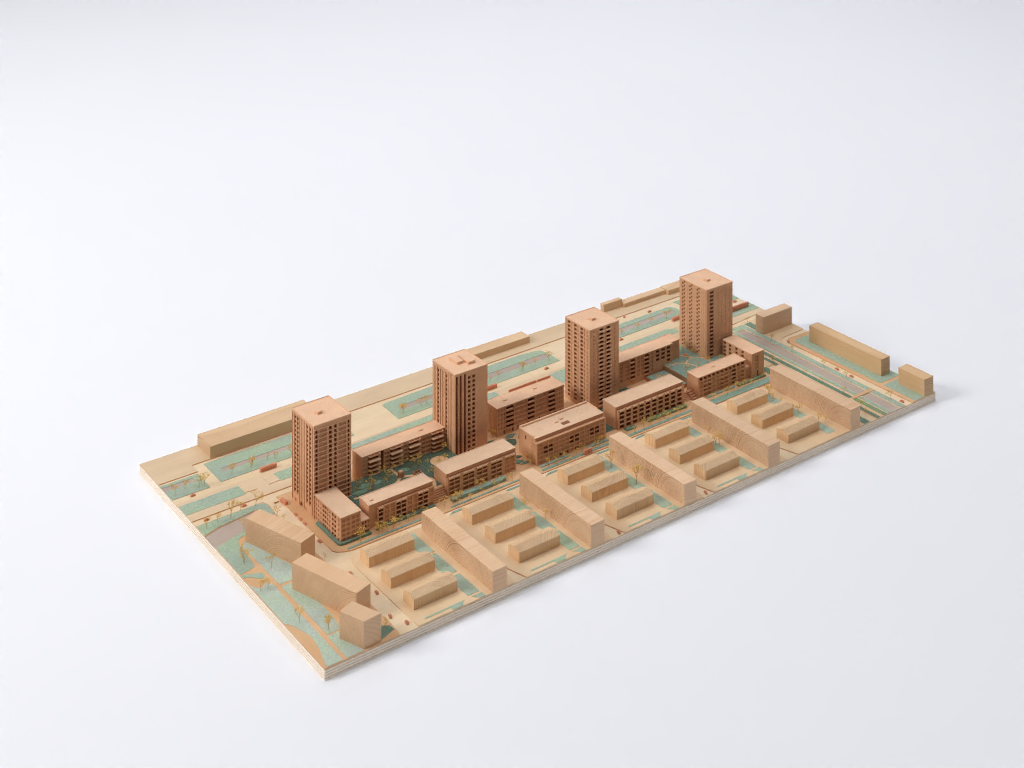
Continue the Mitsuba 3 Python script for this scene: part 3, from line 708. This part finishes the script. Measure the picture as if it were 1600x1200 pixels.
SG = 'long oak slabs on the front edge'
slab_h = [28.0, 32.0, 31.0, 33.6, 33.0]
pithS = [(75, -14), (22, -6), (20, -2), (28, -4), (12, -8)]
slab_lab = ['leftmost long oak slab ending at the front edge', 'second long oak slab from the left at the front edge', 'middle long oak slab of five at the front edge', 'fourth long oak slab from the left at the front edge', 'rightmost long oak slab beside the canal strips']
for i in range(5):
    x0, x1 = SX[i]; y1 = [178, 172, 176, 176, 182][i]
    k = obj('oak_slab', cbox([(x0, .9), (x1, .9), (x1, y1), (x0, y1)], ZP, ZP + slab_h[i]), 'oak_x', uv=(pithS[i][0] * MM, (ZP + pithS[i][1]) * MM))
    tag(k, slab_lab[i], 'building block', SG)
HG = 'small gabled wooden houses in rows'
pos = ['rear', 'middle', 'front']
house_len = [(75, 71.5, 70.5), (75.5, 72.2, 72), (73, 72, 72.5), (73.6, 73.8, 72.5), (72, 73, 73)]
for i in range(5):
    for j, y0 in enumerate((147.0, 89.0, 31.5)):
        x0 = HX[i]; x1 = x0 + house_len[i][j]; y1 = y0 + 26.0
        hw = 14.0 + (.4 if i % 2 else 0); hr = hw + 4.4
        pr = [(y0, ZP), (y0, ZP + hw), (y0 + .5, ZP + hw + .45), (y0 + 11.6, ZP + hr - .25), (y0 + 13, ZP + hr), (y0 + 14.4, ZP + hr - .25), (y1 - .5, ZP + hw + .45), (y1, ZP + hw), (y1, ZP)]
        V = np.array([(x, y, z) for x in (x0, x1) for y, z in pr])
        r = random.Random(100 + i * 3 + j)
        # pith outside the block so that the roof shows wide arcs
        px_, py_ = x0 + r.choice((-30, 20, 100, 140)) + r.uniform(-12, 12), y0 + r.choice((-40, 60, -18, 45)) + r.uniform(-10, 10)
        k = obj('gabled_house', trimesh.convex.convex_hull(V), 'oak_z', uv=(px_ * MM, py_ * MM))
        tag(k, f'{pos[j]} small gabled wooden house in the {row_names[i]} group from the left', 'house', HG)

def block(name, pts, z0, h, m, uv, lab, group=None):
    k = obj(name, cbox(pts, z0, z0 + h), m, uv=(uv[0] * MM, uv[1] * MM)); tag(k, lab, 'building block', group)
def rect(x0, x1, y0, y1): return [(x0, y0), (x1, y0), (x1, y1), (x0, y1)]
OG = 'plain maple blocks along the far edge'
block('maple_block', rect(97, 289, 543.2, 591), ZP, 18.3, 'maple_x', (560, -60), 'long plain maple block at the far left corner', OG)
block('maple_block', rect(565, 748.5, 566, 592), ZP, 11.3, 'maple_x', (575, -70), 'low plain maple block on the far edge behind the second tower', OG)
block('maple_block', rect(940.5, 986.5, 583 - .5, 604 - 11.3), ZP, 14.6, 'maple_x', (585, -50), 'short cubic maple block on the far edge', OG)
block('maple_block', rect(987, 1095, 575.8, 592.5), ZP, 7.5, 'maple_x', (580, -60), 'low long maple block right of the cubic one', OG)
block('maple_block', rect(1095.3, 1149, 567.5, 592.5), ZP, 8.9, 'maple_x', (570, -50), 'maple block at the far right behind the last tower', OG)
RG = 'plain oak blocks on the right edge'
block('oak_block', rect(1120.5, 1197, 331.5, 352), ZP, 32.6, 'oak_x', (338, 95), 'upright oak block with dark end grain near the last tower', RG)
block('oak_block', rect(1168.5, 1191.5, 92.3, 261.5), ZP, 30.2, 'oak_y', (1182, -25), 'long oak block beside the canal on the right edge', RG)
block('oak_block', rect(1171.5, 1195.5, 1.2, 57), ZP, 29, 'oak_y', (1178, -20), 'short oak block on the right front corner', RG)
LG = 'turned oak blocks on the left lawn'
def turned(pts, h, uv, lab):
    ca, sa = math.cos(math.radians(18)), math.sin(math.radians(18))
    block('turned_block', pts, ZP, h, 'oak_x_turned', uv, lab, LG)
turned([(41.5, 305.5), (76.3, 204.0), (103.7, 213.4), (68.6, 315.0)], 34.2, (200, -12), 'rear turned oak block beside the water strip')
turned([(43.6, 168), (79.8, 57.6), (105.9, 65.4), (70, 175.8)], 36.5, (15, -8), 'middle turned oak block on the left lawn')
turned([(44, 39.4), (58.6, 2.6), (85.2, 4.0), (67.6, 48.3)], 35.9, (90, -15), 'small turned oak block at the front left corner')

# ------------------------------------------------------------------ hedges
def hedge(pts, wdt, h, lab, m='felt_hedge', seed=1):
    poly = LineString(pts).buffer(wdt / 2, cap_style=2, join_style=1, quad_segs=5)
    me = ext(poly, ZP, ZP + h)
    me = me.subdivide_to_size(2.2)
    v = np.array(me.vertices)
    import meshkit
    nz = meshkit.fbm(v * .35, 2, seed) - .5
    topm = v[:, 2] > ZP + .2
    v[topm] += np.stack([nz * 1.2, nz * 1.0, nz * 1.6], 1)[topm]
    me = trimesh.Trimesh(v, me.faces, process=True)
    k = obj('hedge', me, m, smooth=True); tag(k, lab, 'hedge', 'felt hedges along the front blocks')
hedge([(145.8, 284), (145.8, 222), (147, 218), (151, 216.3), (197, 216.3)], 4.2, 3.2, 'dark felt hedge round the low corner block', seed=3)
hedge([(208, 219.5), (310, 219.5)], 4.4, 3.0, 'felt hedge before the first front block', seed=4)
hedge([(338, 215.5), (360, 217), (400, 216.5), (438, 217.5)], 8.0, 4.6, 'wavy blue green hedge before the second front block', 'felt_teal', 5)
hedge([(733, 219.2), (818, 218.5)], 7.0, 3.4, 'mossy hedge before the fourth front block', 'felt_moss', 6)
hedge([(684, 219), (704, 219)], 8.0, 2.0, 'short dark hedge at the left end of the fourth front block', seed=7)
hedge([(869, 219.5), (932, 219.5)], 5.0, 1.8, 'low green hedge before the fifth front block', 'felt', 8)
hedge([(940, 217.5), (1006, 216.5)], 5.0, 2.6, 'mossy hedge before the right corner block', 'felt_moss', 9)
hedge([(502, 213), (560, 213)], 5.0, 1.4, 'low hedge left of the third block entrance', 'felt', 10)
hedge([(598, 214), (642, 214)], 6.0, 1.4, 'low hedge right of the third block entrance', 'felt', 11)

# ------------------------------------------------------------------ vehicles and small street things
CG = 'small brown model cars'
def hullbox(x0, x1, y0, y1, z0, z1, c):
    pts = []
    for x in (x0, x1):
        for y in (y0, y1):
            for z in (z0, z1):
                sx, sy, sz = (1 if x == x0 else -1), (1 if y == y0 else -1), (1 if z == z0 else -1)
                pts += [(x + sx * c, y + sy * c * .5, z), (x + sx * c * .3, y + sy * c, z), (x, y + sy * c, z + sz * c), (x + sx * c, y, z + sz * c)]
    return trimesh.convex.convex_hull(np.array(pts))
car_body = hullbox(-4.3, 4.3, -1.9, 1.9, .35, 1.9, .8)
car_cabin = trimesh.convex.convex_hull(np.array([(sx * a, sy * b_, z) for sx, sy in ((1, 1), (1, -1), (-1, 1), (-1, -1)) for a, b_, z in ((2.9, 1.7, 1.85), (1.7, 1.4, 3.1))]))
wheel_m = [trimesh.creation.cylinder(.75, 3.7, sections=10).apply_transform(trimesh.transformations.rotation_matrix(math.pi / 2, (1, 0, 0))).apply_translation((x, 0, .75)) for x in (-2.6, 2.6)]
def scaled(m):
    return trimesh.Trimesh(np.asarray(m.vertices) * MM, m.faces, process=False)
def with_uv(m, u):
    m = scaled(m); return mikit.ply(m, 'terracotta', uv=np.tile([u, .3], (len(m.vertices), 1)))
CARS = {u: (with_uv(car_body, u), with_uv(car_cabin, u), with_uv(cat_(wheel_m), u)) for u in (.1, .35, .6, .85)}
def car(x, y, rot, lab, z=ZR, s=1.0):
    t = thing('car', lab, 'car', CG)
    u = rng.choice((.1, .35, .6, .85))
    tw = T().translate([x * MM, y * MM, z * MM]).rotate([0, 0, 1], rot).scale(s)
    for nm, pl in zip(('body', 'cabin', 'wheels'), CARS[u]):
        scene[t + '__' + nm] = {**pl, 'to_world': tw}
for x, y, r, lab, z in (
    (31, 462, 4, 'brown model car in front of the far left corner lawn', ZR), (81, 391, 0, 'brown model car at the dark kerb by the left lawn, right one of two', ZR), (20, 390, 0, 'brown model car under a golden tree near the left edge', ZR),
    (132, 324, 88, 'rearmost of three brown model cars in line beside the first tower', ZR + 0), (132, 309, 92, 'middle of three brown model cars in line beside the first tower', ZR), (132, 295, 90, 'nearest of three brown model cars in line beside the first tower', ZR),
    (129, 269, 90, 'brown model car just behind the roof corner of the rear turned block', ZR), (128, 244, 94, 'brown model car nearest the rounded kerb of the corner block', ZR),
    (126, 152, 80, 'brown model car half hidden behind the middle turned block', ZR), (133, 94, 84, 'brown model car on the left street beside the middle house', ZR), (121, 40, 78, 'brown model car left of the front pair on the left street', ZR),
    (132, 16, 82, 'brown model car nearest the front edge on the left street', ZR), (711, 467, 2, 'brown model car left of the third tower top', ZR), (1015, 534, 3, 'brown model car behind the lawn between third and fourth tower', ZR),
    (961, 546, 40, 'brown model car at the back strip beside the third tower', ZR), (893, 475, 0, 'brown model car right of the third tower', ZR), (1181, 468, 0, 'brown model car behind the last tower near the far right', ZR),
    (1142 - 5, 300 - 16, 60, 'brown model car in the rounded bend at right', ZR), (1127.5, 158, 88, 'larger brown model car on the right street', ZR), (1127.5, 125, 92, 'smaller brown model car on the right street', ZR),
    (1128, 14, 90, 'brown model car nearest the right corner of the board', ZR), (1040, 106, 90, 'pinkish model car behind the rightmost slab', ZR), (489, 7, 70, 'brown model car beside the second slab at the front edge', ZR), (663, 8, 70, 'brown model car beside the middle slab at the front edge', ZR)):
    car(x, y, r, lab, z)

def bus(x0, x1, y, lab, w=5.6, h=6.2, z=ZR, rot=0, grp='long brown model buses and trams'):
    t = thing('bus', lab, 'bus', grp)
    L = x1 - x0; u = rng.random()
    tw = T().translate([(x0 + x1) / 2 * MM, y * MM, z * MM]).rotate([0, 0, 1], rot)
    parts = [('body', hullbox(-L / 2, L / 2, -w / 2, w / 2, .5, h, .8)), ('roof_unit', bx(-L * .3, L * .3, -w * .3, w * .3, h - .1, h + .5)),
             ('wheels', cat_([trimesh.creation.cylinder(1.0, w + .2, sections=10).apply_transform(trimesh.transformations.rotation_matrix(math.pi / 2, (1, 0, 0))).apply_translation((x, 0, 1.0)) for x in (-L * .35, L * .35)]))]
    for nm, m in parts:
        scene[t + '__' + nm] = {**with_uv(m, .1 + .2 * u), 'to_world': tw}
bus(143.5, 171.5, 462, 'long brown bus beside the first tower on the back street')
bus(568, 600, 466, 'long brown bus right of the second tower')
bus(1023, 1052, 477, 'brown bus with gaps left of the last tower')
bus(1128, 1186, 437, 'long brown tram on the lawn right of the last tower', w=5, h=8.5, z=ZF)
bus(125.5, 140.5, 362, 'short brown van on the pavement left of the first tower', w=5.4, h=5.6, z=ZR + .1, rot=-86)
t = thing('tram_platform', 'long reddish brown railing on the platform behind the second rear terrace', 'railing')
for j, (xa, xb) in enumerate(((602, 632), (632.5, 662), (664, 692))):
    piece('rail', t, 'terracotta', xa, xb, 431 + (j == 1) * .6, 432.6 + (j == 1) * .6, ZP, ZP + 6.5)
t = thing('bus_shelter', 'small red brown bus shelter on the kerb before the third front block', 'shelter')
for (a, c, h) in ((581, 588, 7), (590, 597, 7)):
    piece('wall', t, 'terracotta', a, c, 198.5, 200.5, ZP, ZP + h)
piece('roof', t, 'terracotta', 580.5, 597.5, 198.2, 201.6, ZP + 7, ZP + 7.6)
t = thing('bike_rack', 'tiny brown rack beside the van left of the first tower', 'rack')
piece('bar', t, 'mdf_dark', 121, 129, 370, 371, ZR + .02, ZR + 1.6); piece('post', t, 'mdf_dark', 121, 122, 369.5, 371.5, ZR + .02, ZR + 2.4)

# ------------------------------------------------------------------ golden wire trees
def tube(p, q, r0, r1, n=4):
    p, q = np.array(p, float), np.array(q, float); d = q - p; L = np.linalg.norm(d); d /= L
    a = np.cross(d, (0, 0, 1) if abs(d[2]) < .9 else (1, 0, 0)); a /= np.linalg.norm(a); c = np.cross(d, a)
    ring = [math.cos(t) * a + math.sin(t) * c for t in np.arange(n) * 2 * math.pi / n]
    V = [p + r0 * e for e in ring] + [q + r1 * e for e in ring]
    F = [f for i in range(n) for f in ((i, (i + 1) % n, n + (i + 1) % n), (i, n + (i + 1) % n, n + i))]
    return V, F
OCT = (np.array([(1, 0, 0), (-1, 0, 0), (0, 1, 0), (0, -1, 0), (0, 0, 1), (0, 0, -1)], float), [(0, 2, 4), (2, 1, 4), (1, 3, 4), (3, 0, 4), (2, 0, 5), (1, 2, 5), (3, 1, 5), (0, 3, 5)])
def wire_tree(seed, spread, dense, fat=1.0):
    """A tree 20 mm tall: a stem that forks three times, with small buds at the twig ends."""
    r = random.Random(seed)
    tv, tf, bv, bf = [], [], [], []
    def seg(p, q, r0, r1):
        V, F = tube(p, q, r0, r1); o = len(tv); tv.extend(V); tf.extend([(a + o, b + o, c + o) for a, b, c in F])
    def bud(p, s):
        o = len(bv); bv.extend([np.array(p) + e * s * r.uniform(.8, 1.2) for e in OCT[0]]); bf.extend([(a + o, b + o, c + o) for a, b, c in OCT[1]])
    def grow(p, d, L, rad, depth):
        q = p + d * L
        mid = p + d * L * .5 + np.array([r.uniform(-.08, .08), r.uniform(-.08, .08), 0]) * L
        seg(p, mid, rad, rad * .88); seg(mid, q, rad * .88, rad * .75)
        if depth == 0:
            bud(q, r.uniform(.42, .66) * fat); 
            if r.random() < .6 * dense: bud(mid + np.array([r.uniform(-.5, .5) for _ in range(3)]), r.uniform(.32, .5) * fat)
            return
        n = (3 if depth == 4 else r.choice((2, 2, 3)))
        a0 = r.uniform(0, 6.28)
        for i in range(n):
            az = a0 + i * 6.283 / n + r.uniform(-.5, .5); tl = r.uniform(.35, .95) * spread
            side = np.array([math.cos(az), math.sin(az), 0.0])
            nd = d * math.cos(tl) + side * math.sin(tl); nd[2] = max(nd[2], -.05); nd /= np.linalg.norm(nd)
            grow(q, nd, L * r.uniform(.55, .85), rad * .72, depth - 1)
    grow(np.zeros(3), np.array([r.uniform(-.1, .1), r.uniform(-.1, .1), 1.0]), 6.0, .33 * fat, 4)
    tv_, bv_ = np.array(tv), np.array(bv)
    top = max(tv_[:, 2].max(), bv_[:, 2].max()); s = 20.0 / top
    k = np.array([s, s, s])
    stem = mikit.ply(trimesh.Trimesh(tv_ * k * MM, tf, process=False), 'golden_stem')
    buds = mikit.ply(trimesh.Trimesh(bv_ * k * MM, bf, process=False), 'golden_bud')
    return stem, buds
TREES = [wire_tree(10 + i, sp, de) for i, (sp, de) in enumerate(((.8, .8), (1.0, 1.2), (.65, .6), (1.15, 1.0), (.9, 1.3), (.7, .5), (1.05, .8)))]
SMALL = [wire_tree(40 + i, sp, de, 1.25) for i, (sp, de) in enumerate(((.9, .8), (1.1, 1.0), (.75, .7), (1.0, 1.2), (.85, .6)))]
ORD = ['first', 'second', 'third', 'fourth', 'fifth', 'sixth', 'seventh', 'eighth', 'ninth', 'tenth', 'eleventh', 'twelfth', 'thirteenth', 'fourteenth', 'fifteenth', 'sixteenth', 'seventeenth', 'eighteenth', 'nineteenth', 'twentieth', 'last but two', 'last but one', 'last']
TGp = 'golden wire trees planted on the model'
def trees(lst, phrase, z):
    lst = sorted(lst, key=lambda q: q[0] * RIGHT[0] + q[1] * RIGHT[1])
    for i, (x, y, h) in enumerate(lst):
        if len(lst) == 1: lab = f'single golden wire tree {phrase}'
        else: lab = f'{ORD[i]} golden wire tree from left {phrase}'
        t = thing('tree', lab, 'tree', TGp)
        s = h / 20.0 * (.9 if h > 20 else 1.0); sw = s * rng.uniform(.95, 1.15)
        tw = T().translate([x * MM, y * MM, z * MM]).rotate([rng.uniform(-1, 1), rng.uniform(-1, 1), 0], rng.uniform(0, 7)).rotate([0, 0, 1], rng.uniform(0, 360)).scale([sw, sw, s])
        st, bd = rng.choice(TREES if h > 17 else SMALL)
        scene[t + '__trunk'] = {**st, 'to_world': tw}; scene[t + '__crown'] = {**bd, 'to_world': tw}
        labels[t + '__crown'] = {'kind': 'stuff', 'label': 'sparse golden buds on twig ends'}
GR = ZR + .8
trees([(9, 477, 21), (29, 486, 14), (48, 476, 18), (57, 477, 19), (55, 482, 15)], 'on the far left corner lawn', GR)
trees([(106, 484, 16), (137, 480, 15), (142, 486, 14), (169, 487, 12), (180, 483, 11), (206, 478, 16)], 'on the lawn left of the first tower', GR)
trees([(419, 483, 18), (423, 489, 15), (456, 484, 16), (469, 488, 14)], 'on the lawn left of the second tower', GR)
trees([(622, 491, 12), (673, 485, 15), (676, 492, 12), (704, 490, 11), (733, 488, 19), (600, 486, 10)], 'on the lawn right of the second tower', GR)
trees([(946, 491, 11), (906, 490, 11), (983, 495, 13), (1021, 492, 15), (1041, 503, 9)], 'on the lawn right of the third tower', GR)
trees([(11, 369, 17), (30, 375, 14), (50, 372, 30), (70, 380, 13), (93, 378, 26)], 'on the narrow lawn along the left street', ZF)
trees([(50, 328, 21)], 'on the water edge beside the rear turned block', ZF)
trees([(108, 338, 14), (112, 322, 8), (113, 202, 9)], 'behind the turned oak blocks at the street', ZP)
trees([(16, 257, 23), (17, 262, 30)], 'on the left lawn before the rear turned block', ZF)
trees([(42, 226, 25)], 'on the pale wedge lawn', ZF)
trees([(7, 189, 14), (18, 189, 13)], 'on the curved lawn at the left edge', ZF)
trees([(17, 98, 19), (41, 64, 17), (101, 21, 14), (44, 68, 15)], 'near the front left corner block', ZF)
trees([(173, 206, 24), (204, 207, 18), (228, 205, 17), (258, 211, 9), (208, 211, 15), (232, 212, 14), (212, 209, 12), (242, 210, 15), (266, 208, 13), (285, 211, 12), (218, 206, 14)], 'on the pavement before the first front block', ZP)
trees([(239, 114, 9)], 'at the end of the first group of houses', ZF)
trees([(317, 206, 19), (340, 204, 17), (346, 218, 12), (363, 203, 10), (389, 212, 18), (385, 204, 10), (413, 203, 19), (434, 212, 9), (443, 205, 16), (336, 210, 13), (352, 213, 13)], 'on the pavement before the second front block', ZP)
trees([(415, 135, 15), (422, 95, 17)], 'on the lawns of the second house group', ZF)
trees([(530, 206, 14), (571, 206, 12), (585, 209, 13), (548, 210, 12), (515, 208, 13), (610, 207, 13), (623, 213, 12), (631, 212, 12), (552, 199, 7), (495, 236, 15), (496, 227, 10)], 'on the pavement before the third front block', ZP)
trees([(761, 210, 14), (729, 208, 18), (710, 204, 14), (812, 212, 11), (744, 203, 12), (768, 204, 11), (690, 204, 12), (784, 206, 13), (798, 210, 12), (720, 213, 13)], 'on the pavement before the fourth front block', ZP)
trees([(592, 146, 28), (593, 88, 33)], 'before the long face of the middle slab', ZF)
trees([(776, 168, 11), (788, 133, 10), (776, 95, 24), (770, 98, 18)], 'before the long face of the fourth slab', ZF)
trees([(868, 204, 14), (901, 202, 15), (928, 203, 17), (943, 205, 14), (963, 205, 12), (996, 212, 10), (917, 217, 9), (950, 212, 12)], 'on the pavement before the fifth front block', ZP)
trees([(958, 160, 21), (951, 145, 13), (955, 132, 8), (956, 90, 16), (950, 99, 14), (958, 49, 15), (968, 42, 11), (962, 166, 15)], 'on the lawns before the rightmost slab', ZF)
trees([(1114, 305, 13), (1112, 252, 11), (1119, 257, 9), (1115, 178, 11), (1114, 125, 12), (1117, 29, 15)], 'right of the canal', ZF)
trees([(1061, 253, 10), (1053, 242, 11), (1066, 233, 8), (1067, 178, 8), (1068, 139, 8), (1067, 88, 13), (1053, 39, 18), (1040, 18, 13)], 'left of the canal behind the rightmost slab', ZF)
trees([(1133, 386, 11)], 'left of the upright far right block', ZP)
trees([(280, 302, 14), (244, 293, 16), (248, 297, 12), (286, 308, 12), (299, 319, 10), (333, 300, 20), (348, 302, 10), (341, 275, 12), (374, 290, 15), (221, 299, 9), (232, 312, 14), (256, 316, 16), (270, 292, 13), (276, 318, 15), (314, 322, 13), (327, 310, 16), (345, 318, 14), (360, 285, 13), (390, 318, 15), (238, 286, 12)], 'on the first garden terrace', ZT + .7)
trees([(928, 345, 13), (935, 330, 11), (920, 323, 9), (876, 318, 9), (901, 295, 10), (938, 291, 10), (962, 280, 11), (882, 285, 12), (915, 290, 9), (890, 300, 10)], 'on the garden terrace of the last tower', ZT + .7)
trees([(495, 330, 14), (476, 322, 9), (505, 240, 12)], 'in the middle courtyard', ZP)
print(len(scene), 'entries')
